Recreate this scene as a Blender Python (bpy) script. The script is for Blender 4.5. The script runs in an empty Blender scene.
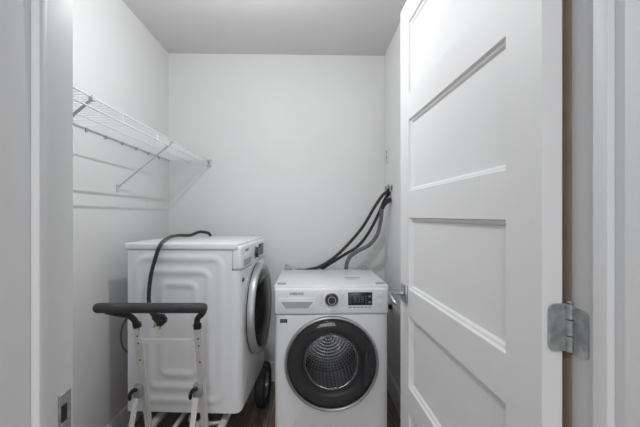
import bpy, bmesh, math, random
from mathutils import Vector, Matrix
random.seed(4)
sc = bpy.context.scene
C = sc.collection
PI = math.pi
# ------------------------------------------------------------------ camera model
F = 350.0; EYE = 1.225; YAW = math.radians(1.47); HZ = 215.5
cs, sn = math.cos(YAW), math.sin(YAW)
def W(X, D, z): return Vector((X*cs + D*sn, D*cs - X*sn, z))
def P(px, py, D): return W((px-320)/F*D, D, EYE-(py-HZ)/F*D)
cam_d = bpy.data.cameras.new('camera'); cam = bpy.data.objects.new('camera', cam_d); C.objects.link(cam)
cam.location = (0, 0, EYE); cam.rotation_euler = (PI/2, 0, -YAW)
cam_d.sensor_width = 36; cam_d.lens = F/640*36; cam_d.shift_y = 2.0/640; cam_d.clip_start = 0.01
sc.camera = cam

# ------------------------------------------------------------------ materials
def mat(name, col, rough=0.5, metal=0.0, noise=0.0, nscale=40, bump=0.0, bscale=200, spec=0.5, aniso=None, alpha=None):
    m = bpy.data.materials.new(name); m.use_nodes = True
    nt = m.node_tree; b = nt.nodes['Principled BSDF']
    b.inputs['Roughness'].default_value = rough; b.inputs['Metallic'].default_value = metal
    b.inputs['Specular IOR Level'].default_value = spec
    tc = nt.nodes.new('ShaderNodeTexCoord')
    n = nt.nodes.new('ShaderNodeTexNoise'); n.inputs['Scale'].default_value = nscale; n.inputs['Detail'].default_value = 4
    mp = nt.nodes.new('ShaderNodeMapping'); nt.links.new(tc.outputs['Object'], mp.inputs['Vector'])
    if aniso: mp.inputs['Scale'].default_value = aniso
    nt.links.new(mp.outputs['Vector'], n.inputs['Vector'])
    r = nt.nodes.new('ShaderNodeValToRGB')
    c0 = [max(0, c*(1-noise)) for c in col]; c1 = [min(1, c*(1+noise)) for c in col]
    r.color_ramp.elements[0].color = (*c0, 1); r.color_ramp.elements[1].color = (*c1, 1)
    r.color_ramp.elements[0].position = .3; r.color_ramp.elements[1].position = .7
    nt.links.new(n.outputs['Fac'], r.inputs['Fac']); nt.links.new(r.outputs['Color'], b.inputs['Base Color'])
    if bump:
        n2 = nt.nodes.new('ShaderNodeTexNoise'); n2.inputs['Scale'].default_value = bscale; n2.inputs['Detail'].default_value = 3
        nt.links.new(tc.outputs['Object'], n2.inputs['Vector'])
        bp = nt.nodes.new('ShaderNodeBump'); bp.inputs['Strength'].default_value = bump; bp.inputs['Distance'].default_value = 0.002
        nt.links.new(n2.outputs['Fac'], bp.inputs['Height']); nt.links.new(bp.outputs['Normal'], b.inputs['Normal'])
    return m
M = {}
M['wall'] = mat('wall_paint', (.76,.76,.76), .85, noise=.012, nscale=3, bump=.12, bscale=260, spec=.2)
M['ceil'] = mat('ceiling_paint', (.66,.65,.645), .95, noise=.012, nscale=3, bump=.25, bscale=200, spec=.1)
M['trim'] = mat('trim_paint', (.75,.76,.77), .55, noise=.01, nscale=5, bump=.04, bscale=120)
M['door'] = mat('door_paint', (.82,.825,.83), .55, noise=.008, nscale=5, bump=.04, bscale=150)
M['enamel'] = mat('white_enamel', (.84,.855,.875), .28, noise=.01, nscale=6)
M['plast'] = mat('white_plastic', (.82,.835,.855), .35, noise=.01, nscale=6)
M['recess'] = mat('grey_recess_plastic', (.42,.43,.44), .4, noise=.02)
M['black'] = mat('black_plastic', (.018,.018,.02), .3, noise=.1)
M['rubber'] = mat('black_rubber', (.022,.022,.024), .6, noise=.25, nscale=60, bump=.2, bscale=300)
M['grip'] = mat('charcoal_foam_grip', (.045,.047,.05), .55, noise=.15, nscale=80, bump=.2, bscale=400)
M['cord'] = mat('dark_cord', (.03,.032,.036), .4, noise=.15, nscale=60)
M['gasket'] = mat('grey_gasket_rubber', (.18,.18,.185), .5, noise=.1)
M['bezel'] = mat('dark_bezel', (.12,.12,.125), .3, noise=.08)
M['chrome'] = mat('brushed_chrome', (.42,.43,.45), .32, 1.0, noise=.05, nscale=30, aniso=(1,1,12))
M['silver'] = mat('silver_plastic', (.46,.47,.48), .42, .6, noise=.03)
M['alu'] = mat('aluminium_tube', (.86,.845,.83), .42, .45, noise=.06, nscale=25, aniso=(8,8,1), bump=.05)
M['galv'] = mat('zinc_hinge', (.50,.53,.535), .36, .8, noise=.22, nscale=70, bump=.1, bscale=120)
M['brass'] = mat('brass_prong', (.90,.74,.48), .3, 1.0, noise=.05)
M['wire'] = mat('white_vinyl_wire', (.80,.82,.84), .4, noise=.01)
M['bracket'] = mat('white_painted_bracket', (.60,.61,.62), .45, noise=.03)
M['drain'] = mat('grey_drain_hose', (.13,.135,.14), .5, noise=.15, nscale=50)
M['print'] = mat('grey_print', (.16,.165,.17), .6)
M['faint'] = mat('faint_grey_print', (.48,.49,.5), .6)
M['seg'] = mat('display_segments', (.20,.22,.24), .4)
M['clearpad'] = mat('grey_corner_pad', (.34,.36,.37), .3, noise=.2, nscale=90)
M['dark'] = mat('dark_cavity', (.02,.02,.02), .8)
M['brownedge'] = mat('brown_gap_strip', (.50,.40,.33), .6, noise=.1, nscale=20)

def floor_mat():
    m = bpy.data.materials.new('brown_laminate'); m.use_nodes = True; nt = m.node_tree; b = nt.nodes['Principled BSDF']
    tc = nt.nodes.new('ShaderNodeTexCoord'); mp = nt.nodes.new('ShaderNodeMapping'); mp.inputs['Rotation'].default_value = (0,0,PI/2)
    nt.links.new(tc.outputs['Object'], mp.inputs['Vector'])
    br = nt.nodes.new('ShaderNodeTexBrick'); br.inputs['Scale'].default_value = 1; br.inputs['Brick Width'].default_value = 1.2
    br.inputs['Row Height'].default_value = .125; br.inputs['Mortar Size'].default_value = .0015; br.offset = .37
    br.inputs['Color1'].default_value = (.215,.160,.128,1); br.inputs['Color2'].default_value = (.28,.212,.172,1); br.inputs['Mortar'].default_value = (.03,.02,.016,1)
    nt.links.new(mp.outputs['Vector'], br.inputs['Vector'])
    m2 = nt.nodes.new('ShaderNodeMapping'); m2.inputs['Scale'].default_value = (40, 2.5, 1); nt.links.new(tc.outputs['Object'], m2.inputs['Vector'])
    n = nt.nodes.new('ShaderNodeTexNoise'); n.inputs['Scale'].default_value = 2; n.inputs['Detail'].default_value = 8; nt.links.new(m2.outputs['Vector'], n.inputs['Vector'])
    r = nt.nodes.new('ShaderNodeValToRGB'); r.color_ramp.elements[0].position = .3; r.color_ramp.elements[0].color = (.5,.48,.46,1); r.color_ramp.elements[1].position = .7; r.color_ramp.elements[1].color = (1.3,1.3,1.3,1)
    nt.links.new(n.outputs['Fac'], r.inputs['Fac'])
    mx = nt.nodes.new('ShaderNodeMix'); mx.data_type = 'RGBA'; mx.blend_type = 'MULTIPLY'; mx.inputs[0].default_value = 1
    nt.links.new(br.outputs['Color'], mx.inputs[6]); nt.links.new(r.outputs['Color'], mx.inputs[7]); nt.links.new(mx.outputs[2], b.inputs['Base Color'])
    b.inputs['Roughness'].default_value = .42
    return m
M['floor'] = floor_mat()
def smoked(name, tint, fac):
    m = bpy.data.materials.new(name); m.use_nodes = True; nt = m.node_tree; nt.nodes.clear()
    o = nt.nodes.new('ShaderNodeOutputMaterial'); t = nt.nodes.new('ShaderNodeBsdfTransparent'); t.inputs['Color'].default_value = (*tint, 1)
    g = nt.nodes.new('ShaderNodeBsdfGlossy'); g.inputs['Roughness'].default_value = .09; g.inputs['Color'].default_value = (.9,.9,.9,1)
    fr = nt.nodes.new('ShaderNodeFresnel'); fr.inputs['IOR'].default_value = fac
    x = nt.nodes.new('ShaderNodeMixShader'); nt.links.new(fr.outputs[0], x.inputs[0]); nt.links.new(t.outputs[0], x.inputs[1]); nt.links.new(g.outputs[0], x.inputs[2])
    nt.links.new(x.outputs[0], o.inputs['Surface']); return m
M['smoke'] = smoked('smoked_glass', (.66,.665,.68), 1.38)
M['glass'] = smoked('clear_glass_bowl', (.92,.93,.94), 1.18)
def drum_mat():
    m = bpy.data.materials.new('perforated_steel'); m.use_nodes = True; nt = m.node_tree; b = nt.nodes['Principled BSDF']
    uv = nt.nodes.new('ShaderNodeUVMap'); uv.uv_map = 'UVMap'
    fr = nt.nodes.new('ShaderNodeVectorMath'); fr.operation = 'FRACTION'; nt.links.new(uv.outputs[0], fr.inputs[0])
    di = nt.nodes.new('ShaderNodeVectorMath'); di.operation = 'DISTANCE'; di.inputs[1].default_value = (.5,.5,0); nt.links.new(fr.outputs[0], di.inputs[0])
    r = nt.nodes.new('ShaderNodeValToRGB'); r.color_ramp.elements[0].position = .22; r.color_ramp.elements[0].color = (.01,.01,.01,1)
    r.color_ramp.elements[1].position = .3; r.color_ramp.elements[1].color = (.72,.72,.73,1)
    nt.links.new(di.outputs['Value'], r.inputs['Fac']); nt.links.new(r.outputs['Color'], b.inputs['Base Color'])
    b.inputs['Metallic'].default_value = .8; b.inputs['Roughness'].default_value = .28
    bp = nt.nodes.new('ShaderNodeBump'); bp.inputs['Strength'].default_value = .6; bp.inputs['Distance'].default_value = .004
    nt.links.new(di.outputs['Value'], bp.inputs['Height']); nt.links.new(bp.outputs['Normal'], b.inputs['Normal'])
    return m
M['drum'] = drum_mat()
def emit_mat():
    m = bpy.data.materials.new('lamp_diffuser'); m.use_nodes = True; b = m.node_tree.nodes['Principled BSDF']
    b.inputs['Base Color'].default_value = (.9,.9,.88,1); b.inputs['Emission Color'].default_value = (1,.98,.95,1); b.inputs['Emission Strength'].default_value = .5
    return m
M['lamp'] = emit_mat()

# ------------------------------------------------------------------ helpers
def obj(name, bm, m, parent=None, smooth=True, loc=None, rotz=0):
    bmesh.ops.recalc_face_normals(bm, faces=bm.faces[:])
    me = bpy.data.meshes.new(name); bm.to_mesh(me); bm.free()
    if smooth:
        for p in me.polygons: p.use_smooth = True
        me.set_sharp_from_angle(angle=math.radians(38))
    me.materials.append(M[m] if isinstance(m, str) else m)
    o = bpy.data.objects.new(name, me); C.objects.link(o)
    if loc is not None: o.location = loc
    if rotz: o.rotation_euler = (0,0,rotz)
    if parent: o.parent = parent
    return o
def thing(name, label, cat, loc=(0,0,0), rotz=0, group=None):
    o = bpy.data.objects.new(name, None); C.objects.link(o); o.empty_display_size = .05
    o.location = loc; o.rotation_euler = (0,0,rotz); o['label'] = label; o['category'] = cat
    if group: o['group'] = group
    return o
def tag(o, label, cat, group=None):
    o['label'] = label; o['category'] = cat
    if group: o['group'] = group
    return o
def struct(o): o['kind'] = 'structure'; return o
def box(bm, x0, x1, y0, y1, z0, z1, bev=0, seg=2):
    t = bmesh.new(); bmesh.ops.create_cube(t, size=1)
    for v in t.verts: v.co = Vector((x0+(v.co.x+.5)*(x1-x0), y0+(v.co.y+.5)*(y1-y0), z0+(v.co.z+.5)*(z1-z0)))
    if bev: bmesh.ops.bevel(t, geom=t.edges[:], offset=bev, segments=seg, affect='EDGES', profile=.5)
    merge(bm, t); return bm
def merge(bm, t, mtx=None):
    if mtx is not None: t.transform(mtx)
    me = bpy.data.meshes.new('tmp'); t.to_mesh(me); t.free(); bm.from_mesh(me); bpy.data.meshes.remove(me)
def B(*a, **k): return box(bmesh.new(), *a, **k)
def smoothpath(pts, n=10):
    pts = [Vector(p) for p in pts]; out = []
    for i in range(len(pts)-1):
        p0 = pts[i-1] if i else pts[0]*2-pts[1]; p1, p2 = pts[i], pts[i+1]
        p3 = pts[i+2] if i+2 < len(pts) else pts[-1]*2-pts[-2]
        for k in range(n):
            t = k/n
            out.append(.5*((2*p1)+(-p0+p2)*t+(2*p0-5*p1+4*p2-p3)*t*t+(-p0+3*p1-3*p2+p3)*t**3))
    out.append(pts[-1]); return out
def tube(bm, pts, r, seg=10, rf=None, cap=True, flat=None):
    pts = [Vector(p) for p in pts]; rings = []
    T = (pts[1]-pts[0]).normalized(); up = Vector((0,0,1)) if abs(T.z) < .9 else Vector((0,1,0))
    N = T.cross(up).normalized()
    for i, p in enumerate(pts):
        a = pts[max(0,i-1)]; b = pts[min(len(pts)-1,i+1)]; T = (b-a).normalized()
        N = (N - T*N.dot(T)).normalized(); Bn = T.cross(N)
        rr = rf(i) if rf else r; fl = flat or 1
        rings.append([bm.verts.new(p + N*math.cos(2*PI*k/seg)*rr + Bn*math.sin(2*PI*k/seg)*rr*fl) for k in range(seg)])
    for a, b in zip(rings, rings[1:]):
        for k in range(seg): bm.faces.new((a[k], a[(k+1)%seg], b[(k+1)%seg], b[k]))
    if cap: bm.faces.new(rings[0][::-1]); bm.faces.new(rings[-1])
    return bm
def roundcap(r0, n, k=4):     # radius function with rounded ends
    def f(i):
        j = min(i, n-1-i)
        return r0*(math.sqrt(max(.08, 1-((k-j)/k)**2)) if j < k else 1)
    return f
def rod(bm, a, b, r, seg=8): return tube(bm, [a, b], r, seg)
def lathe(bm, prof, cx=0, cz=0, n=64, axis='y', cap0=False, cap1=False, uv=None, base=(0,0)):
    rings = []
    for (r, y) in prof:
        ring = []
        for k in range(n):
            a = 2*PI*k/n; c, s = r*math.cos(a), r*math.sin(a)
            if axis == 'y': co = (cx+c, y, cz+s)
            elif axis == 'z': co = (cx+c, cz+s, y)
            else: co = (y, cx+c, cz+s)
            ring.append(bm.verts.new(co))
        rings.append(ring)
    L = bm.loops.layers.uv.new('UVMap') if uv else None
    v = 0
    for i in range(len(rings)-1):
        a, b = rings[i], rings[i+1]; dv = math.hypot(prof[i+1][0]-prof[i][0], prof[i+1][1]-prof[i][1])
        for k in range(n):
            f = bm.faces.new((a[k], a[(k+1)%n], b[(k+1)%n], b[k]))
            if uv:
                q = [(k*uv/n, v), ((k+1)*uv/n, v), ((k+1)*uv/n, v+dv*uv/(2*PI*.2)), (k*uv/n, v+dv*uv/(2*PI*.2))]
                for l, w in zip(f.loops, q): l[L].uv = w
        v += dv*(uv or 1)/(2*PI*.2)
    if cap0: bm.faces.new(rings[0][::-1])
    if cap1: bm.faces.new(rings[-1])
    return bm
def bar(bm, a, b, w, t, bev=0, side=None):
    """rectangular bar from a to b, width w (along side), thickness t"""
    a, b = Vector(a), Vector(b); T = (b-a); L = T.length; T.normalize()
    s = Vector(side) if side else Vector((1,0,0)); s = (s-T*s.dot(T)).normalized(); u = T.cross(s)
    tb = bmesh.new(); bmesh.ops.create_cube(tb, size=1)
    for v in tb.verts: v.co = Vector((v.co.x*w, v.co.y*t, v.co.z*L))
    if bev: bmesh.ops.bevel(tb, geom=tb.edges[:], offset=bev, segments=2, affect='EDGES')
    m = Matrix(((s.x,u.x,T.x,0),(s.y,u.y,T.y,0),(s.z,u.z,T.z,0),(0,0,0,1))); m.translation = (a+b)/2
    merge(bm, tb, m); return bm
def text_mesh(s, size, m, parent, loc, rot=(PI/2,0,0), name='lettering', bold=0.0, sx=1):
    cu = bpy.data.curves.new(name, 'FONT'); cu.body = s; cu.size = size; cu.extrude = .0003; cu.offset = bold
    cu.align_x = 'CENTER'; cu.align_y = 'CENTER'
    t = bpy.data.objects.new('tmp', cu); C.objects.link(t)
    me = bpy.data.meshes.new_from_object(t.evaluated_get(bpy.context.evaluated_depsgraph_get()))
    bpy.data.objects.remove(t); bpy.data.curves.remove(cu)
    me.materials.clear(); me.materials.append(M[m]); me.name = name
    o = bpy.data.objects.new(name, me); C.objects.link(o); o.parent = parent; o.location = loc; o.rotation_euler = rot; o.scale = (sx,1,1)
    return o

# ------------------------------------------------------------------ room
XL, XR, YB, ZC = -1.049, .549, 2.605, 2.42
YF0, YF1 = .446, .579          # hall side and closet side of the partition
JL, JR, JT = -.387, .440, 2.052
T = .1
struct(obj('floor', B(-1.6, 1.7, -5.0, YB+T, -.05, 0), 'floor'))
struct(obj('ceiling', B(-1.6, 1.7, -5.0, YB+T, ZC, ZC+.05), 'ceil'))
struct(obj('wall_back', B(XL-T, XR+T, YB, YB+T, 0, ZC), 'wall'))
struct(obj('wall_left', B(XL-T, XL, YF1, YB, 0, ZC), 'wall'))
struct(obj('wall_right', B(XR, XR+T, YF1, YB, 0, ZC), 'wall'))
bm = B(-1.6, JL-.02, YF0+.0, YF1, 0, ZC); box(bm, JR+.02, 1.7, YF0, YF1, 0, ZC); box(bm, JL-.02, JR+.02, YF0, YF1, JT+.02, ZC)
struct(obj('wall_front', bm, 'wall'))
bm = B(-1.6, -1.5, -4.9, YF0, 0, ZC); struct(obj('wall_hall_left', bm, 'wall'))
struct(obj('wall_hall_right', B(1.6, 1.7, -4.9, YF0, 0, ZC), 'wall'))
struct(obj('wall_hall_back', B(-1.6, 1.7, -5.0, -4.9, 0, ZC), 'wall'))
def base_prof(a, b, nrm, name, h=.145, t=.012):
    a, b, nrm = Vector(a), Vector(b), Vector(nrm); prof = [(0,0),(t,0),(t,h-.02),(t*.75,h-.008),(t*.35,h),(0,h)]
    bm = bmesh.new(); r = []
    for p in (a, b): r.append([bm.verts.new(p+nrm*q+Vector((0,0,z))) for q, z in prof])
    n = len(prof)
    for k in range(n): bm.faces.new((r[0][k], r[0][(k+1)%n], r[1][(k+1)%n], r[1][k]))
    bm.faces.new(r[0][::-1]); bm.faces.new(r[1])
    return struct(obj(name, bm, 'trim'))
base_prof((XL,YF1,0), (XL,YB,0), (1,0,0), 'baseboard_left')
base_prof((XR,YF1,0), (XR,YB,0), (-1,0,0), 'baseboard_right')
base_prof((XL,YB,0), (XR,YB,0), (0,-1,0), 'baseboard_back')
# door frame
trim1 = struct(obj('trim_1', B(JL-.02, JL, YF0-.002, YF1+.001, 0, JT+.02, bev=.0015), 'trim'))
struct(obj('trim_2', B(JR, JR+.02, YF0-.002, YF1+.001, 0, JT+.02, bev=.0015), 'trim'))
struct(obj('trim_3', B(JL, JR, YF0-.002, YF1+.001, JT, JT+.02, bev=.0015), 'trim'))
struct(obj('trim_4', B(JR-.013, JR, .494, .521, 0, JT, bev=.003), 'trim'))    # stop, hinge side
struct(obj('trim_5', B(JL, JL+.013, .492, .508, 0, JT, bev=.003), 'trim'))    # stop, latch side
struct(obj('trim_6', B(JL+.013, JR-.013, .494, .521, JT-.013, JT, bev=.003), 'trim'))
bm = B(JL-.085, JL-.012, YF0-.02, YF0-.002, 0, JT+.08, bev=.004); struct(obj('trim_7', bm, 'trim'))
bm = B(JR+.012, JR+.085, YF0-.02, YF0-.002, 0, JT+.08, bev=.004); struct(obj('trim_8', bm, 'trim'))
struct(obj('trim_9', B(JR, JR+.045, YF1+.0015, YF1+.022, 0, JT+.02), 'brownedge'))  # brown strip set in the gap beside the hinge-side jamb
# strike plate on the latch side jamb
ya, yb = .546, .573; zs = (1.225-.174*.0)  # placed by its height below
z1 = P(66, 387, .565).z; z0 = z1-.062
bm = bmesh.new(); box(bm, JL-.001, JL+.002, ya, yb, z0, z1, bev=.0008, seg=1)
sp = obj('strike_plate', bm, 'galv', trim1)
bm = bmesh.new(); box(bm, JL+.0015, JL+.0026, ya+.004, ya+.016, z0+.018, z1-.018); obj('latch_hole', bm, 'dark', sp)
bm = bmesh.new()
for zz in (z0+.008, z1-.008): lathe(bm, [(.0035,JL+.0018),(.0035,JL+.0028),(.001,JL+.0022)], cx=ya+.011, cz=zz, n=12, axis='x', cap1=True)
obj('screw', bm, 'silver', sp)

# ------------------------------------------------------------------ door (five recessed panels), local: x along leaf from hinge, y thickness
DW, DT, Z0, Z1 = .818, .036, .012, 2.04
near = Vector((.391, .583, 0)); far = Vector((.360, 1.408, 0)); dv = (far-near).normalized(); ang = math.atan2(dv.y, dv.x)
# local +x -> dv ; local +y -> left face (towards -x)
stile = .103; rail = .0985; pitch = .3655; ph = pitch-rail
door = struct(obj('door_1', (lambda: None)() or bmesh.new(), 'door'))
def door_mesh():
    bm = bmesh.new(); rec = .0145
    for side in (0, 1):
        ys = 0 if side == 0 else -DT; sg = -1 if side == 0 else 1
        def q(a, b, c, d): bm.faces.new([bm.verts.new(v) for v in (a, b, c, d)])
        def rect(x0, x1, z0, z1): q((x0,ys,z0),(x1,ys,z0),(x1,ys,z1),(x0,ys,z1))
        rect(0, stile, Z0, Z1); rect(DW-stile, DW, Z0, Z1)
        tops = [Z1-.092-i*pitch for i in range(5)]
        zprev = Z1
        for t in tops:
            rect(stile, DW-stile, t, zprev); b = t-ph
            # two step moulding: steep slope, small flat, slope to the field
            steps = [(0,0),(.003,.0075),(.009,.0085),(.0145,rec)]
            for (i0,d0),(i1,d1) in zip(steps, steps[1:]):
                A = [(stile+i0,b+i0),(DW-stile-i0,b+i0),(DW-stile-i0,t-i0),(stile+i0,t-i0)]
                Bq = [(stile+i1,b+i1),(DW-stile-i1,b+i1),(DW-stile-i1,t-i1),(stile+i1,t-i1)]
                for k in range(4):
                    k2 = (k+1)%4
                    q((A[k][0],ys+sg*d0,A[k][1]),(A[k2][0],ys+sg*d0,A[k2][1]),(Bq[k2][0],ys+sg*d1,Bq[k2][1]),(Bq[k][0],ys+sg*d1,Bq[k][1]))
            i1, d1 = steps[-1]; y = ys+sg*d1
            q((stile+i1,y,b+i1),(DW-stile-i1,y,b+i1),(DW-stile-i1,y,t-i1),(stile+i1,y,t-i1))
            zprev = b
        rect(stile, DW-stile, Z0, zprev)
    for x in (0, DW):
        bm.faces.new([bm.verts.new(v) for v in ((x,0,Z0),(x,-DT,Z0),(x,-DT,Z1),(x,0,Z1))])
    for z in (Z0, Z1):
        bm.faces.new([bm.verts.new(v) for v in ((0,0,z),(DW,0,z),(DW,-DT,z),(0,-DT,z))])
    bmesh.ops.remove_doubles(bm, verts=bm.verts[:], dist=1e-5)
    return bm
dm = bpy.data.meshes.new('door_1'); bm = door_mesh(); bmesh.ops.recalc_face_normals(bm, faces=bm.faces[:]); bm.to_mesh(dm); bm.free(); dm.materials.append(M['door'])
door.data = dm; door.location = near; door.rotation_euler = (0,0,ang)
# lever handle on the left face, near the free edge
def lever(sy, y0):
    hx = DW-.062; hz = P(402, 293, 1.35).z
    bm = bmesh.new(); box(bm, hx-.032, hx+.032, min(y0, y0+sy*.009), max(y0, y0+sy*.009), hz-.032, hz+.032, bev=.003)
    h = obj('door_handle', bm, 'chrome', door)
    pts = smoothpath([(hx, y0+sy*.005, hz),(hx, y0+sy*.045, hz),(hx-.004, y0+sy*.058, hz),(hx-.016, y0+sy*.063, hz-.003),(hx-.045, y0+sy*.060, hz-.014),(hx-.072, y0+sy*.054, hz-.026)], 6)
    bm = tube(bmesh.new(), pts, .0085, 12, rf=roundcap(.0085, len(pts), 2)); obj('lever', bm, 'chrome', h)
    bm = bmesh.new(); lathe(bm, [(.0105, 0), (.0105, .012*sy), (.009, .016*sy)], n=20, cap1=True)
    bmesh.ops.translate(bm, verts=bm.verts[:], vec=(hx, y0+sy*.005, hz)); obj('neck', bm, 'chrome', h)
lever(1, 0); lever(-1, -DT)
bm = B(DW-.001, DW+.0015, -DT/2-.0125, -DT/2+.0125, .90, .957); obj('latch_plate', bm, 'galv', door)
# hinges (one per height)
def leaf_outline(w, h, r, sgn, n=6):
    pts = [(0,-h/2)]
    for k in range(n+1):
        a = -PI/2 + PI/2*k/n; pts.append((w-r+r*math.cos(a), -h/2+r+r*math.sin(a)))
    for k in range(n+1):
        a = PI/2*k/n; pts.append((w-r+r*math.cos(a), h/2-r+r*math.sin(a)))
    pts.append((0,h/2)); return [(x*sgn, z) for x, z in pts]
def hinge(zc):
    H = .082; piv = Vector((.4365, .5785))
    hb = bmesh.new()
    for k in range(3):
        a = zc-H/2+H*k/3+.0003; b = zc-H/2+H*(k+1)/3-.0003
        lathe(hb, [(.0035,a),(.0062,a+.0006),(.0062,b-.0006),(.0035,b)], cx=piv.x, cz=piv.y, n=18, axis='z', cap0=True, cap1=True)
    lathe(hb, [(.0045,zc+H/2),(.0055,zc+H/2+.002),(.0035,zc+H/2+.004)], cx=piv.x, cz=piv.y, n=14, axis='z', cap0=True, cap1=True)
    inv = door.matrix_basis.inverted() if False else (Matrix.Translation(near) @ Matrix.Rotation(ang,4,'Z')).inverted()
    hb.transform(inv); h = obj('hinge', hb, 'galv', door)
    # leaf on door edge: plane facing the camera, from pivot towards -x ; leaf on jamb: plane x=JR from pivot towards the hall
    def leafmesh(kind):
        o2 = leaf_outline(.036, H-.002, .012, 1); bm = bmesh.new(); ra, rb = [], []
        for (u, z) in o2:
            if kind == 'door':
                e = Matrix.Rotation(ang-PI/2,4,'Z')@Vector((-u, 0, 0)); base = Vector((piv.x, .5805-.0, 0)); base += e
                ra.append(bm.verts.new((base.x, base.y, zc+z))); rb.append(bm.verts.new((base.x, base.y+.0022, zc+z)))
            else:
                ra.append(bm.verts.new((JR-.0018, piv.y-u, zc+z-.004))); rb.append(bm.verts.new((JR+.0005, piv.y-u, zc+z-.004)))
        n = len(ra)
        for k in range(n): bm.faces.new((ra[k], ra[(k+1)%n], rb[(k+1)%n], rb[k]))
        bm.faces.new(ra); bm.faces.new(rb[::-1]); return bm
    for kind in ('door', 'jamb'):
        bm = leafmesh(kind); bm.transform(inv); lf = obj('hinge_leaf', bm, 'galv', h)
        sb = bmesh.new()
        for (u, dz) in ((.012, .028), (.027, .022), (.012, -.028), (.027, -.022)):
            if kind == 'door':
                lathe(sb, [(.0038,.5803),(.0036,.5795),(.0012,.5800)], cx=piv.x-u, cz=zc+dz, n=12, axis='y', cap1=True)
            else:
                lathe(sb, [(.0038,JR-.0018),(.0036,JR-.0028),(.0012,JR-.0022)], cx=piv.y-u, cz=zc+dz-.004, n=12, axis='x', cap1=True)
        sb.transform(inv); obj('screw', sb, 'silver', lf)
hinge(P(571, 327, .593).z); hinge(1.86); hinge(.2)

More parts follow.
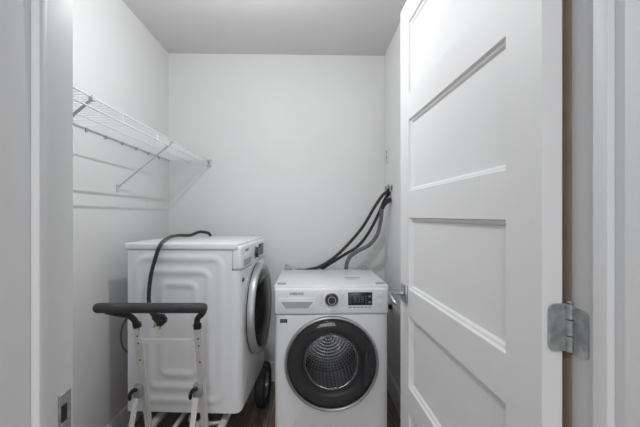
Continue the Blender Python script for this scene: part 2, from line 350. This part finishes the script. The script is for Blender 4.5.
# ------------------------------------------------------------------ laundry machines
HM = .85
def rrect(x, z, hw, hh, r):
    dx, dz = abs(x)-(hw-r), abs(z)-(hh-r)
    return math.hypot(max(dx,0), max(dz,0)) + min(max(dx,dz),0) - r
def bumpf(u, v):      # embossed side panel: three nested rounded frames
    def ss(a, b, t): t = min(1, max(0, (t-a)/(b-a))); return t*t*(3-2*t)
    h = 0
    for hw, hh, r in ((.226,.365,.06), (.163,.300,.055), (.098,.236,.045)):
        d = rrect(u, v, hw, hh, r)
        h += .005*(1-ss(-.012, .012, d)) - .005*(1-ss(-.044, -.016, d))
    return h
def make_machine(name, label, cat, loc, rotz, kind):
    t = thing(name, label, cat, loc, rotz)
    hw, yf, yb = (.305 if kind == 'washer' else .298), -.255, (.255 if kind == 'washer' else .270)
    z0, zl = .015, HM-.034
    # cabinet: two embossed sides, back and bottom
    bm = bmesh.new(); nu, nv = 110, 150
    for s in (-1, 1):
        g = [[bm.verts.new((s*(hw+bumpf((yf+(yb-yf)*i/nu)-.01, (z0+(zl-z0)*j/nv)-.425)), yf+(yb-yf)*i/nu, z0+(zl-z0)*j/nv)) for j in range(nv+1)] for i in range(nu+1)]
        for i in range(nu):
            for j in range(nv): bm.faces.new((g[i][j], g[i+1][j], g[i+1][j+1], g[i][j+1]))
    def q(*c): bm.faces.new([bm.verts.new(v) for v in c])
    q((-hw,yb,z0),(hw,yb,z0),(hw,yb,zl),(-hw,yb,zl)); q((-hw,yf,z0),(hw,yf,z0),(hw,yb,z0),(-hw,yb,z0))
    bmesh.ops.remove_doubles(bm, verts=bm.verts[:], dist=1e-5)
    obj('cabinet', bm, 'enamel', t)
    # lid
    obj('top_lid', B(-hw-.004, hw+.004, -.285, yb+.015, zl+.001, HM, bev=.007, seg=3), 'enamel', t)
    # front panel with round opening
    cz = .441 if kind == 'washer' else .462; zt = .695 if kind == 'washer' else .716; fy = -.300; rh = .212
    outs = []
    angs = sorted(set([2*PI*k/96 for k in range(96)] + [math.atan2(z, x) % (2*PI) for x in (-hw, hw) for z in (z0-cz, zt-cz)]))
    def rectpt(a, ins):
        c, s = math.cos(a), math.sin(a); ks = []
        if abs(c) > 1e-6: ks.append(hw/abs(c))
        if s > 1e-6: ks.append((zt-cz)/s)
        if s < -1e-6: ks.append((z0-cz)/s)
        k = min(ks); x, z = k*c, k*s
        x = max(-hw+ins, min(hw-ins, x)); z = max(z0-cz+ins*.25, min(zt-cz-ins*.08, z)); return x, z
    bm = bmesh.new(); loops = []
    loops.append([bm.verts.new((rh*math.cos(a), fy+.06, cz+rh*math.sin(a))) for a in angs])
    loops.append([bm.verts.new((rh*math.cos(a), fy, cz+rh*math.sin(a))) for a in angs])
    for ins, y in ((.050, fy), (.034, fy+.0015), (.018, fy+.006), (.007, fy+.014), (.0015, fy+.028), (0, fy+.046)):
        loops.append([bm.verts.new((rectpt(a, ins)[0], y, cz+rectpt(a, ins)[1])) for a in angs])
    n = len(angs)
    for a, b in zip(loops, loops[1:]):
        for k in range(n): bm.faces.new((a[k], a[(k+1)%n], b[(k+1)%n], b[k]))
    obj('front_panel', bm, 'enamel', t)
    # control panel
    cp = obj('control_panel', B(-hw, hw, fy-.001, fy+.05, zt+.002, zl+.02, bev=.013, seg=4), 'plast', t)
    yp = fy-.001
    text_mesh('SAMSUNG', .0165, 'print', cp, (-.187, yp-.0002, .808), name='logo', bold=.0004, sx=1.0)
    # drawer front with scooped grip
    dr = obj('detergent_drawer' if kind == 'washer' else 'water_drawer', B(-.284, -.082, yp-.0025, yp+.01, zt+.008, .788, bev=.002), 'plast', t)
    bm = bmesh.new()
    A = [(-.270,.766),(-.100,.766),(-.125,.732),(-.245,.732)]; Bq = [(-.262,.762),(-.108,.762),(-.130,.738),(-.240,.738)]
    va = [bm.verts.new((x, yp-.003, z)) for x, z in A]; vb = [bm.verts.new((x, yp+.0-.0028, z)) for x, z in Bq]
    for k in range(4): bm.faces.new((va[k], va[(k+1)%4], vb[(k+1)%4], vb[k]))
    bm.faces.new(vb); obj('grip_recess', bm, 'recess', dr)
    # dial
    dz = .776
    bm = lathe(bmesh.new(), [(.037,yp+.001),(.037,yp-.004),(.034,yp-.006),(.030,yp-.005)], cz=dz, n=48)
    dl = obj('dial', bm, 'chrome', t)
    bm = lathe(bmesh.new(), [(.030,yp-.003),(.029,yp-.018),(.026,yp-.021),(.001,yp-.021)], cz=dz, n=40, cap1=True)
    obj('knob', bm, 'black', dl)
    bm = lathe(bmesh.new(), [(.0215,yp-.0212),(.0215,yp-.0225),(.018,yp-.0225),(.018,yp-.0212)], cz=dz, n=32)
    obj('knob_ring', bm, 'chrome', dl)
    obj('start_button', B(-.024, .024, yp-.002, yp+.01, .712, .733, bev=.0018), 'recess' if kind == 'x' else 'plast', t)
    # printed programme names
    for s in (-1, 1):
        bm = bmesh.new()
        for k in range(6):
            w = random.uniform(.016, .030); x = s*.046 if s > 0 else -.046-w
            box(bm, x, x+w, yp-.0004, yp+.001, .746+k*.0105, .7485+k*.0105)
        obj('programme_print', bm, 'faint', cp)
    # display
    dp = obj('display', B(.088, .217, yp-.0022, yp+.004, .746, .815, bev=.0012), 'black', t)
    bm = bmesh.new(); ys = yp-.0027
    def seg(x0, x1, za, zb): box(bm, x0, x1, ys, ys+.001, za, zb)
    for i, xx in enumerate((.118, .138, .158)):
        seg(xx, xx+.011, .790, .792); seg(xx, xx+.011, .776, .778); seg(xx+.010, xx+.012, .762, .792); seg(xx, xx+.011, .762, .764)
        if i != 1: seg(xx-.001, xx+.001, .776, .790)
    for k in range(5): seg(.094, .104, .756+k*.011, .759+k*.011)
    for k in range(4): seg(.180, .188, .756+k*.012, .760+k*.012)
    for k in range(2): seg(.196, .210, .757+k*.030, .768+k*.030)
    obj('display_digits', bm, 'seg', dp)
    bm = bmesh.new()
    for k in range(6): box(bm, .092+k*.021, .107+k*.021, yp-.0006, yp+.001, .733, .7365)
    obj('display_print', bm, 'print', cp)
    for (za, zb) in ((.788, .812), (.742, .776)):
        obj('push_button', B(.246, .270, yp-.0018, yp+.006, za, zb, bev=.0014), 'plast', t)
    # small sticker
    st = obj('sticker', B(-.275, -.236, fy-.0008, fy+.001, .655, .674), 'black', t)
    bm = bmesh.new()
    for k in range(3): box(bm, -.272+k*.011, -.264+k*.011, fy-.0012, fy, .661, .668)
    obj('sticker_print', bm, 'print', st)
    # door
    pr = .030 if kind == 'washer' else .051; rw = .012 if kind == 'washer' else .034
    dyf = fy-pr
    bm = lathe(bmesh.new(), [(.246,fy+.002),(.250,fy-.006),(.250,dyf+.010),(.2475,dyf+.003),(.243,dyf),(.250-rw*.6,dyf+.001),(.250-rw,dyf+.006),(.246-rw,dyf+.012)], cz=cz, n=96)
    dd = obj('porthole_door', bm, 'silver', t)
    ri = .248-rw
    bm = lathe(bmesh.new(), [(.2505,fy-.010),(.2515,fy-.013),(.2505,fy-.016)], cz=cz, n=96); obj('door_trim_ring', bm, 'black', dd)
    bm = lathe(bmesh.new(), [(max(.001, (ri-.001)*math.sin(q*PI/48)), dyf+.010-.022*math.cos(q*PI/48)) for q in range(24, -1, -1)], cz=cz, n=96, cap1=True)
    obj('door_glass', bm, 'smoke', dd)
    bm = lathe(bmesh.new(), [(ri,dyf+.012),(ri-.006,dyf+.020),(.185,dyf+.024),(.160,dyf+.030),(.152,dyf+.040),(.150,dyf+.060)], cz=cz, n=96)
    obj('door_bezel', bm, 'bezel', dd)
    bm = lathe(bmesh.new(), [(max(.001, .150*math.sin(q*PI/40)), dyf+.045+.088*math.cos(q*PI/40)) for q in range(20, -1, -1)], cz=cz, n=64, cap1=True)
    obj('glass_bowl', bm, 'glass', dd)
    bm = lathe(bmesh.new(), [(.1535,dyf+.034),(.1515,dyf+.029),(.147,dyf+.031),(.147,dyf+.036)], cz=cz, n=80)
    obj('bowl_ring', bm, 'gasket', dd)
    # opening handle, a smooth grip at the right of the smoked door
    bm = bmesh.new(); pts = [(.232*math.cos(a), dyf+.001+.0, cz+.232*math.sin(a)) for a in [math.radians(d) for d in range(-38, 19, 3)]]
    pts = [( .150+ (p[0]-.150)*.45+.0, dyf+.016, p[2]) for p in pts]
    tube(bm, pts, .017, 10, rf=roundcap(.018, len(pts), 5), flat=.5); obj('door_grip', bm, 'gasket', dd)
    # gasket and drum
    bm = lathe(bmesh.new(), [(rh-.001,fy+.004),(.205,fy+.03),(.175,fy+.045),(.170,fy+.06),(.182,fy+.075),(.200,fy+.085)], cz=cz, n=72)
    obj('door_gasket', bm, 'gasket', t)
    bm = lathe(bmesh.new(), [(.196,fy+.08),(.235,fy+.09),(.238,fy+.12),(.238,fy+.40),(.228,fy+.415),(.15,fy+.41),(.08,fy+.425),(.004,fy+.43)], cz=cz, n=72, uv=64, cap1=True)
    dru = obj('drum', bm, 'drum', t)
    for k in range(3):
        a = math.radians(95+120*k); c, s = math.cos(a), math.sin(a)
        ctr = Vector((.215*c, 0, cz+.215*s)); tb = bmesh.new()
        bar(tb, ctr+Vector((0,fy+.11,0)), ctr+Vector((0,fy+.39,0)), .045, .05, .012, side=(c,0,s)); obj('drum_paddle', tb, 'silver', dru)
    # feet
    for x in (-.25, .25):
        for y in (-.22, .22):
            obj('foot', lathe(bmesh.new(), [(.022,0),(.022,.008),(.012,.010),(.012,.02)], cx=x, cz=y, n=16, axis='z', cap0=True, cap1=True), 'black', t)
    return t

WX, WY = .110, 2.165
washer = make_machine('washing_machine', 'white front-loading washing machine standing on the floor beside the open door', 'washing machine', (WX, WY, 0), 0, 'washer')
# extras on top of the washer
def wl(x, y): return x-WX, y-WY
for (px, py, D, w, d) in ((282, 286, 1.93, .045, .030), (380, 286, 1.93, .050, .026)):
    p = P(px, py, D); x, y = wl(p.x, p.y)
    bm = B(x-w/2, x+w/2, -.262, -.262+d, HM, HM+.006, bev=.002); obj('corner_pad', bm, 'clearpad', washer)
for s, px in ((-1, 288), (1, 366)):
    x = (P(px, 270, 2.38).x-WX)
    bm = B(x-.026, x+.026, .245, .262, HM, HM+.010, bev=.002); box(bm, x-.020, x-.012, .248, .256, HM, HM+.040, bev=.002)
    box(bm, x-.020, x+.008, .246, .256, HM+.024, HM+.032, bev=.002); box(bm, x+.006, x+.022, .246, .262, HM+.008, HM+.020, bev=.003)
    obj('rear_bracket', bm, 'clearpad', washer)
lb = obj('paper_label', B(.085, .190, -.13, -.035, HM, HM+.0006), 'plast', washer)
bm = bmesh.new()
for yy, xa, xb in ((-.055,.09,.185), (-.062,.09,.185), (-.075,.10,.17), (-.100,.095,.12), (-.106,.12,.18), (-.118,.095,.15)):
    box(bm, xa, xb, yy-.002, yy+.0015, HM+.0004, HM+.001)
obj('label_print', bm, 'print', lb)
# washer power cord to right-hand wall outlet
def loc(p, t): return t.matrix_basis.inverted() @ Vector(p)
bpy.context.view_layer.update()
pz = P(391, 306, 2.36).z
py_ = 2.33
plug = Vector((XR-.034, py_, pz))
bm = B(XR-.045-WX, XR-.010-WX, py_-.018-WY, py_+.018-WY, pz-.014, pz+.014, bev=.004)
cordpts = [(XR-.040,py_,pz-.005),(XR-.044,py_,pz-.04),(XR-.040,py_+.01,pz-.10),(XR-.055,py_+.02,pz-.17),(XR-.075,py_+.03,pz-.14),(XR-.085,py_+.06,pz-.10),(.46,2.44,.40),(.36,2.45,.25),(.30,2.425,.22)]
pw = obj('power_cord', tube(bmesh.new(), [Vector(p)-Vector((WX,WY,0)) for p in smoothpath(cordpts, 8)], .0042, 8), 'cord', washer)
obj('plug', bm, 'black', pw)

# ------------------------------------------------------------------ dryer on a hand truck
ca = math.radians(4.0); DB = .238
nr = Vector((-.380, 1.727)); nl = Vector((-.913, 1.765))
# local -x side faces the camera; machine front (-y local) faces world +x rotated by -ca
rot = PI/2 - ca
R2 = Matrix.Rotation(rot, 2)
ctr = nr - (R2 @ Vector((-.298, -.262)))
dryer = make_machine('clothes_dryer', 'white front-loading dryer seen from its ribbed side, raised on the aluminium hand truck', 'dryer', (ctr.x, ctr.y, DB), rot, 'dryer')
dinv = (Matrix.Translation(dryer.location) @ Matrix.Rotation(rot, 4, 'Z')).inverted()
DT_ = DB+HM
# heavy power cord draped over the dryer top, plug hanging at its side
Dn = 1.70
cp = [P(211,240,2.37), P(209.5,234,2.345), P(205,232.3,2.31), P(199,232,2.28), P(190,235.2,2.22), P(178,235.4,2.12), P(169,237.5,1.95), P(161,244,1.72), P(156,256,1.705), P(151,275,1.70), P(149,292,1.70), P(149,303,1.695), P(150,310,1.68), P(153,315,1.665), P(156,317,1.655)]
for i in range(1, 7): cp[i].z = max(cp[i].z, DT_+.010)
cdm = tube(bmesh.new(), smoothpath(cp, 8), .0095, 12); cdm.transform(dinv)
cord = obj('power_cord', cdm, 'cord', dryer)
pb = bmesh.new(); a = P(154,315.5,1.66); b = P(162,321,1.64)
bar(pb, a, b, .030, .034, .006, side=(0,1,0)); pd = bmesh.new()
c2 = P(160.5,319.5,1.64); bar(pd, c2+Vector((-.012,0,.016)), c2+Vector((.020,-.01,-.018)), .036, .050, .008, side=(0,1,0)); merge(pb, pd)
pb.transform(dinv); plg = obj('plug', pb, 'black', cord)
for (xa, ya_, xb, yb_) in ((157,320,153.5,328), (163,322,159,329.5), (158.5,318,156,326.5)):
    pr = bmesh.new(); bar(pr, P(xa,ya_,1.63), P(xb,yb_,1.625), .010, .003, 0, side=(.7,.7,0)); pr.transform(dinv); obj('prong', pr, 'brass', plg)
# grey tube looping behind the dryer (its drain line)
cp = [P(131,314,1.80), P(127,318,1.80), P(122.5,326,1.80), P(121,336,1.80), P(122,345,1.80), P(126,351,1.80), P(132,353,1.82)]
gm = tube(bmesh.new(), smoothpath(cp, 8), .0055, 8); gm.transform(dinv); obj('drain_tube', gm, 'drain', dryer)

# ------------------------------------------------------------------ hand truck (flat, handle up)
tk = thing('hand_truck', 'aluminium folding hand truck with black foam handle lying under the raised dryer', 'hand truck', W(-.64, 1.9, 0))
ti = Matrix.Translation(tk.location).inverted()
def tobj(name, bm, m, parent=tk): bm.transform(ti); return obj(name, bm, m, parent)
ZR = .205
rails = {}
for X in (-.815, -.475):
    tb = bmesh.new(); bar(tb, W(X, 1.42, ZR), W(X+.0, 2.36, ZR), .032, .030, .005); rl = tobj('frame_rail', tb, 'alu')
for X in (-.70, -.59):
    tobj('frame_tube', tube(bmesh.new(), [W(X,1.50,ZR), W(X,2.34,ZR)], .011, 12), 'alu')
for D in (1.50, 2.05, 2.34):
    tb = bmesh.new(); bar(tb, W(-.815,D,ZR-.004), W(-.475,D,ZR-.004), .028, .018, .004, side=(0,1,0)); tobj('cross_bar', tb, 'alu')
pts = smoothpath([W(-.665,1.84,ZR-.012),W(-.66,1.78,ZR-.014),W(-.625,1.75,ZR-.016),W(-.55,1.745,ZR-.016),W(-.50,1.75,ZR-.014)], 6)
tobj('curved_brace', tube(bmesh.new(), pts, .010, 12), 'alu')
# upper rails
top = [P(136.5,322,1.50), P(197.5,322,1.50)]
def ext(a, b, z): a, b = Vector(a), Vector(b); t = (z-a.z)/(b.z-a.z); return a+(b-a)*t
bl = ext(P(136.5,318,1.50), P(149,427,1.605), ZR); br = ext(P(197.5,322,1.50), P(205,427,1.605), ZR)
handle_pts = []
for a, b, px in ((P(136.5,323,1.505), bl, 0), (P(197.5,326,1.505), br, 1)):
    tb = bmesh.new(); bar(tb, a, b, .030, .024, .007); rr = tobj('handle_rail', tb, 'alu')
    for t in (.10, .16, .30):
        hb = bmesh.new(); p = a+(b-a)*t; lathe(hb, [(.0035,0),(.0035,-.003),(.001,-.004)], n=10, cap1=True)
        bmesh.ops.translate(hb, verts=hb.verts[:], vec=p+Vector((.004,-.012,0)))
        tobj('rivet', hb, 'black', rr)
lk = [P(138,390,1.56), P(197.5,389,1.56)]
for i, (p, low) in enumerate(((lk[0], P(131.5,427,1.49)), (lk[1], P(192.5,427,1.50)))):
    low2 = ext(p, low, ZR+.01)
    tb = bmesh.new(); bar(tb, p+Vector((-.002,0,0)), low2, .022, .016, .005); tobj('folding_brace', tb, 'alu')
    tb = bmesh.new(); box(tb, p.x-.014, p.x+.026, p.y-.024, p.y+.012, p.z-.028, p.z+.030, bev=.006)
    jk = tobj('pivot_bracket', tb, 'silver')
    tb = bmesh.new(); pts = smoothpath([p+Vector((.012,-.028,.014)), p+Vector((-.008,-.032,.012)), p+Vector((-.020,-.030,-.008)), p+Vector((-.022,-.028,-.034))], 5)
    tube(tb, pts, .0085, 10, rf=roundcap(.0085, len(pts), 3)); tobj('release_latch', tb, 'black', jk)
tb = bmesh.new(); a = P(141,341,1.52); b = P(192,341,1.52); bar(tb, a, b, .020, .006, .002, side=(0,0,1)); tobj('cross_bar', tb, 'wire')
# black handle
hp = [P(96.5,308.5,1.475), P(102,308,1.47), P(130,308,1.47), P(175,308,1.47), P(199,308,1.475), P(205,308.5,1.49)]
hs = smoothpath(hp, 8); tobj('foam_grip', tube(bmesh.new(), hs, .0205, 20, rf=roundcap(.0215, len(hs), 4)), 'grip')
tobj('handle_arm', tube(bmesh.new(), smoothpath([P(106,311,1.475), P(117,313.5,1.48), P(127,315,1.49), P(133,318.5,1.50), P(136,323,1.505), P(136.8,328,1.505)], 8), .0125, 14), 'rubber')
tobj('handle_arm', tube(bmesh.new(), smoothpath([P(204.5,309,1.48), P(202,314,1.49), P(198,318,1.50), P(197,323,1.505), P(197.5,329,1.508)], 8), .0125, 14), 'rubber')
tobj('rail_collar', tube(bmesh.new(), [P(136.6,323,1.503), P(137.4,327,1.506)], .0175, 14), 'black')
tobj('rail_collar', tube(bmesh.new(), [P(197.3,324,1.503), P(197.6,328,1.506)], .0175, 14), 'black')
# axle, big wheels and small front casters
wr = .138; axd = 2.26
tobj('axle', tube(bmesh.new(), [W(-1.05,axd,wr), W(-.345,axd,wr)], .008, 12), 'galv')
for X in (-1.047, -.366):
    c = W(X, axd, wr); hw_ = .029
    tb = lathe(bmesh.new(), [(.080,-.020),(.105,-.030),(.124,-.031),(wr-.002,-.022),(wr,-.008),(wr,.008),(wr-.002,.022),(.124,.031),(.105,.030),(.080,.020)], n=48, axis='x')
    tb.transform(Matrix.Translation(c) @ Matrix.Rotation(-.06, 4, 'Z')); w_ = tobj('wheel', tb, 'rubber')
    tb = lathe(bmesh.new(), [(.081,.021),(.078,.014),(.03,.010),(.026,.030),(.012,.034)], n=36, axis='x', cap1=True); t2 = lathe(bmesh.new(), [(.081,-.021),(.078,-.014),(.03,-.010),(.026,-.030),(.012,-.034)], n=36, axis='x', cap1=True); merge(tb, t2)
    tb.transform(Matrix.Translation(c) @ Matrix.Rotation(-.06, 4, 'Z')); tobj('hub', tb, 'silver', w_)
for X in (-.815, -.475):
    tb = bmesh.new(); bar(tb, W(X-.02 if X > -.6 else X+.02, axd, wr-.015), W(X-.02 if X > -.6 else X+.02, axd, ZR), .008, .05, .002); tobj('axle_plate', tb, 'galv')
    c = W(X, 1.46, .05)
    tb = lathe(bmesh.new(), [(.016,-.014),(.044,-.016),(.05,-.008),(.05,.008),(.044,.016),(.016,.014)], n=28, axis='x', cap0=True, cap1=True)
    tb.transform(Matrix.Translation(c)); tobj('caster_wheel', tb, 'rubber')
    tb = bmesh.new(); box(tb, c.x-.024, c.x-.019, c.y-.018, c.y+.018, .04, ZR-.02, bev=.001); box(tb, c.x+.019, c.x+.024, c.y-.018, c.y+.018, .04, ZR-.02, bev=.001); box(tb, c.x-.026, c.x+.026, c.y-.025, c.y+.025, ZR-.03, ZR-.015, bev=.002)
    tobj('caster_fork', tb, 'galv')
# ------------------------------------------------------------------ wire shelf
sh = thing('wire_shelf', 'white wire shelf fixed high on the left wall with diagonal braces', 'shelf', (XL, 1.6, 1.63))
si = Matrix.Translation(sh.location).inverted()
def sobj(name, bm, m, parent=sh): bm.transform(si); return obj(name, bm, m, parent)
SX, SZ, Y0s, Y1s = -.750, 1.630, .75, YB-.004
def rodm(a, b, r=.0026, seg=6): return tube(bmesh.new(), [a, b], r, seg)
sobj('front_wire', rodm((SX,Y0s,SZ),(SX,Y1s,SZ),.0032,8), 'wire')
sobj('lip_wire', rodm((SX+.004,Y0s,SZ-.038),(SX+.004,Y1s,SZ-.038),.0032,8), 'wire')
sobj('rear_wire', rodm((XL+.008,Y0s,SZ),(XL+.008,Y1s,SZ),.0032,8), 'bracket')
sobj('middle_wire', rodm((-.895,Y0s,SZ-.014),(-.895,Y1s,SZ-.014),.003,8), 'wire')
tb = bmesh.new(); n = int((Y1s-Y0s)/.0254)
for i in range(n+1):
    y = Y1s-.006-i*.0254; rod(tb, (XL+.008, y, SZ+.003), (SX, y, SZ+.003), .0016, 5)
dk = sobj('deck_wires', tb, 'wire'); dk['kind'] = 'stuff'
for y in (1.41, 1.725, 2.04, 2.35, 1.10, .80):
    sobj('lip_strut', tube(bmesh.new(), [(SX,y,SZ+.002),(SX+.004,y,SZ-.04)], .0028, 8), 'wire')
for y in (1.92, 1.22):
    tb = bmesh.new(); bar(tb, (SX+.002, y, SZ-.004), (XL+.004, y, 1.376), .014, .005, .0015, side=(0,1,0)); bs = sobj('brace', tb, 'bracket')
    tb = bmesh.new(); box(tb, XL, XL+.004, y-.009, y+.009, 1.352, 1.392, bev=.001)
    lathe(tb, [(.004,XL+.004),(.004,XL+.0065),(.001,XL+.007)], cx=y, cz=1.362, n=10, axis='x', cap1=True); sobj('brace_foot', tb, 'bracket', bs)
    tb = bmesh.new(); box(tb, SX-.008, SX+.006, y-.009, y+.009, SZ-.012, SZ+.006, bev=.002); sobj('brace_hook', tb, 'bracket', bs)
for k in range(9):
    y = 1.50+k*.155-.155*2
    if y < Y1s-.03:
        tb = bmesh.new(); box(tb, XL, XL+.012, y-.004, y+.004, SZ-.015, SZ+.005, bev=.002); sobj('wall_clip', tb, 'recess')
tb = bmesh.new(); box(tb, SX-.014, SX+.016, YB-.016, YB, SZ-.045, SZ+.010, bev=.003); eb = sobj('end_bracket', tb, 'bracket')
tb = bmesh.new(); box(tb, SX-.002, SX+.004, YB-.020, YB-.014, SZ-.038, SZ+.002, bev=.001); sobj('bracket_slot', tb, 'gasket', eb)

# ------------------------------------------------------------------ valves, hoses, outlets on the right wall
def vpt(py, D=2.40): return P(391.5, py, D)
def wall_valve(y, z, label, hose_mat):
    t = thing('water_valve', label, 'valve', (XR, y, z))
    obj('flange', lathe(bmesh.new(), [(.022,0),(.022,-.003),(.014,-.006)], n=20, axis='x', cap1=True), 'chrome', t)
    obj('valve_body', lathe(bmesh.new(), [(.009,-.004),(.009,-.030),(.013,-.030),(.013,-.044),(.010,-.046)], n=16, axis='x', cap1=True), 'galv', t)
    obj('valve_handle', B(-.034,-.020,-.030,-.008,.004,.020,bev=.003), 'galv', t)
    return t
y_v = 2.385
wall_valve(y_v-.02, P(391,187.5,2.39).z, 'upper metal water valve on the right wall feeding the hoses', 0)
wall_valve(y_v+.03, P(391,193,2.39).z, 'lower metal water valve on the right wall just under its twin', 0)
def hose(name, label, cat, pts, r, m, corr=False, ends=None, nc=6):
    sp_ = smoothpath(pts, 14)
    rf = (lambda i: r*(1+.07*(1 if i % 2 else -1))) if corr else None
    h = thing(name, label, cat, sp_[0]); inv = Matrix.Translation(sp_[0]).inverted()
    b_ = tube(bmesh.new(), sp_, r, 12, rf=rf); b_.transform(inv); obj('hose_tube', b_, m, h)
    b_ = tube(bmesh.new(), sp_[:nc], r*(1.45 if nc < 10 else 1.15), 12); b_.transform(inv); obj('hose_coupling', b_, ('galv' if nc < 10 else 'black') if ends is None else ends, h)
    return h
hose('inlet_hose', 'upper of two black rubber hoses running from wall to washer, reaching farthest left', 'hose',
     [Vector((XR-.040,y_v-.02,P(391,187.5,2.39).z)), P(388,190.5,2.39), P(382,196,2.40), P(374,208,2.41), P(364,225,2.42), P(352,240,2.42), P(336,256,2.43), P(320,266.5,2.43), P(306,270,2.43), P(297,270.5,2.44), P(292,273,2.46), P(290,283,2.475)], .0105, 'rubber')
hose('inlet_hose', 'lower of two black rubber hoses, dipping behind the washer top left of centre', 'hose',
     [Vector((XR-.040,y_v+.03,P(391,193,2.39).z)), P(389,193,2.41), P(384,201,2.44), P(378,215,2.45), P(369,232,2.46), P(358,246,2.46), P(344,255,2.46), P(331,263,2.46), P(322,269,2.46), P(314,276,2.465), P(310,288,2.47)], .0105, 'rubber')
hose('drain_hose', 'grey ribbed drain hose with black elbow looping from wall to washer back', 'hose',
     [Vector((XR-.002,y_v,P(391,200,2.39).z)), P(388.5,200.5,2.38), P(385,203.5,2.39), P(382,209,2.40), P(380.5,222,2.42), P(377,235,2.43), P(369,245,2.44), P(358,251,2.45), P(350,257,2.46), P(346.5,265,2.47), P(346,276,2.475), P(346,290,2.475)], .0135, 'drain', corr=True, nc=42)
hb = thing('pipe_stub', 'small grey drain pipe stub on the right wall under the two valves', 'pipe', (XR, y_v, P(391,200,2.39).z))
obj('stub', lathe(bmesh.new(), [(.024,0),(.024,-.004),(.018,-.006),(.018,-.03)], n=20, axis='x'), 'clearpad', hb)
def outlet(y, z, label, mm='wall'):
    t = thing('wall_outlet', label, 'outlet', (XR, y, z))
    obj('cover_plate', B(-.007, 0, -.036, .036, -.058, .058, bev=.002), mm, t)
    for dz in (-.02, .02):
        s = obj('socket', B(-.0095, -.006, -.017, .017, dz-.014, dz+.014, bev=.0015), 'recess', t)
        b_ = bmesh.new(); box(b_, -.0100, -.009, -.008, -.005, dz-.005, dz+.006); box(b_, -.0100, -.009, .005, .008, dz-.005, dz+.006); obj('socket_slots', b_, 'dark', s)
outlet(2.49, P(388,154,2.48).z, 'upper white wall outlet above the hoses near the back corner')
outlet(py_, pz, 'lower white wall outlet behind the washer holding its black plug')

# ------------------------------------------------------------------ lights
def ceiling_lamp(x, y, label, r, drop, power, size, col=(1,.995,.985), kind='POINT'):
    t = thing('ceiling_lamp', label, 'lamp', (x, y, ZC))
    obj('lamp_base', lathe(bmesh.new(), [(.06,0),(.06,-.015),(.02,-.022),(.008,-.026),(.008,-drop+.07)], n=40, axis='z'), 'chrome', t)
    obj('lamp_shade', lathe(bmesh.new(), [(.012,-drop+.072),(r*.7,-drop+.068),(r,-drop+.052),(r,-drop+.040),(r*.9,-drop+.030),(.01,-drop+.026)], n=40, axis='z', cap1=True), 'lamp', t)
    ld = bpy.data.lights.new('lamp_light', kind); ld.energy = power; ld.color = col
    if kind == 'POINT': ld.shadow_soft_size = size
    else: ld.shape = 'DISK'; ld.size = size
    lo = bpy.data.objects.new('lamp_light', ld); C.objects.link(lo); lo.location = (0, 0, -drop-.012 if kind == 'POINT' else -drop+.02); lo.parent = t
ceiling_lamp(-.27, 1.38, 'small hanging ceiling lamp of the laundry closet', .08, .30, 14.8, .001, (.975,.99,1))
ceiling_lamp(-.1, -.75, 'unseen hallway lamp added as fill light', .14, .12, 9, .30, (.95,.975,1), 'AREA')  # extra lamp out of view, added to brighten the jambs
# made-up glowing window behind the camera, added as frontal fill light
wf = bmesh.new(); wx0, wx1, wz0, wz1 = -.75, .75, .75, 2.10
for a in ((wx0-.06,wx0,wz0-.06,wz1+.06),(wx1,wx1+.06,wz0-.06,wz1+.06),(wx0,wx1,wz0-.06,wz0),(wx0,wx1,wz1,wz1+.06),(-.02,.02,wz0,wz1)):
    box(wf, a[0], a[1], -4.90, -4.875, a[2], a[3])
wn = struct(obj('fill_window_1', wf, 'trim')); obj('fill_window_pane', B(wx0, wx1, -4.900, -4.892, wz0, wz1), 'lamp', wn)
ld = bpy.data.lights.new('hall_fill_light', 'AREA'); ld.shape = 'RECTANGLE'; ld.size = wx1-wx0; ld.size_y = wz1-wz0; ld.energy = 38; ld.color = (.95,.975,1)
lo = bpy.data.objects.new('hall_fill_light', ld); C.objects.link(lo); lo.location = (0, -4.86, (wz0+wz1)/2); lo.rotation_euler = (PI/2, 0, 0)   # faces +y, into the closet
w = bpy.data.worlds.new('world'); sc.world = w; w.use_nodes = True
w.node_tree.nodes['Background'].inputs[0].default_value = (.5,.5,.5,1); w.node_tree.nodes['Background'].inputs[1].default_value = .1
sc.view_settings.view_transform = 'Standard'; sc.view_settings.look = 'None'; sc.view_settings.gamma = 1
sc.view_settings.exposure = 0.32; sc.view_settings.use_curve_mapping = False
try:
    sc.cycles.use_denoising = True; sc.cycles.max_bounces = 12; sc.cycles.diffuse_bounces = 6; sc.cycles.transparent_max_bounces = 12
except Exception: pass
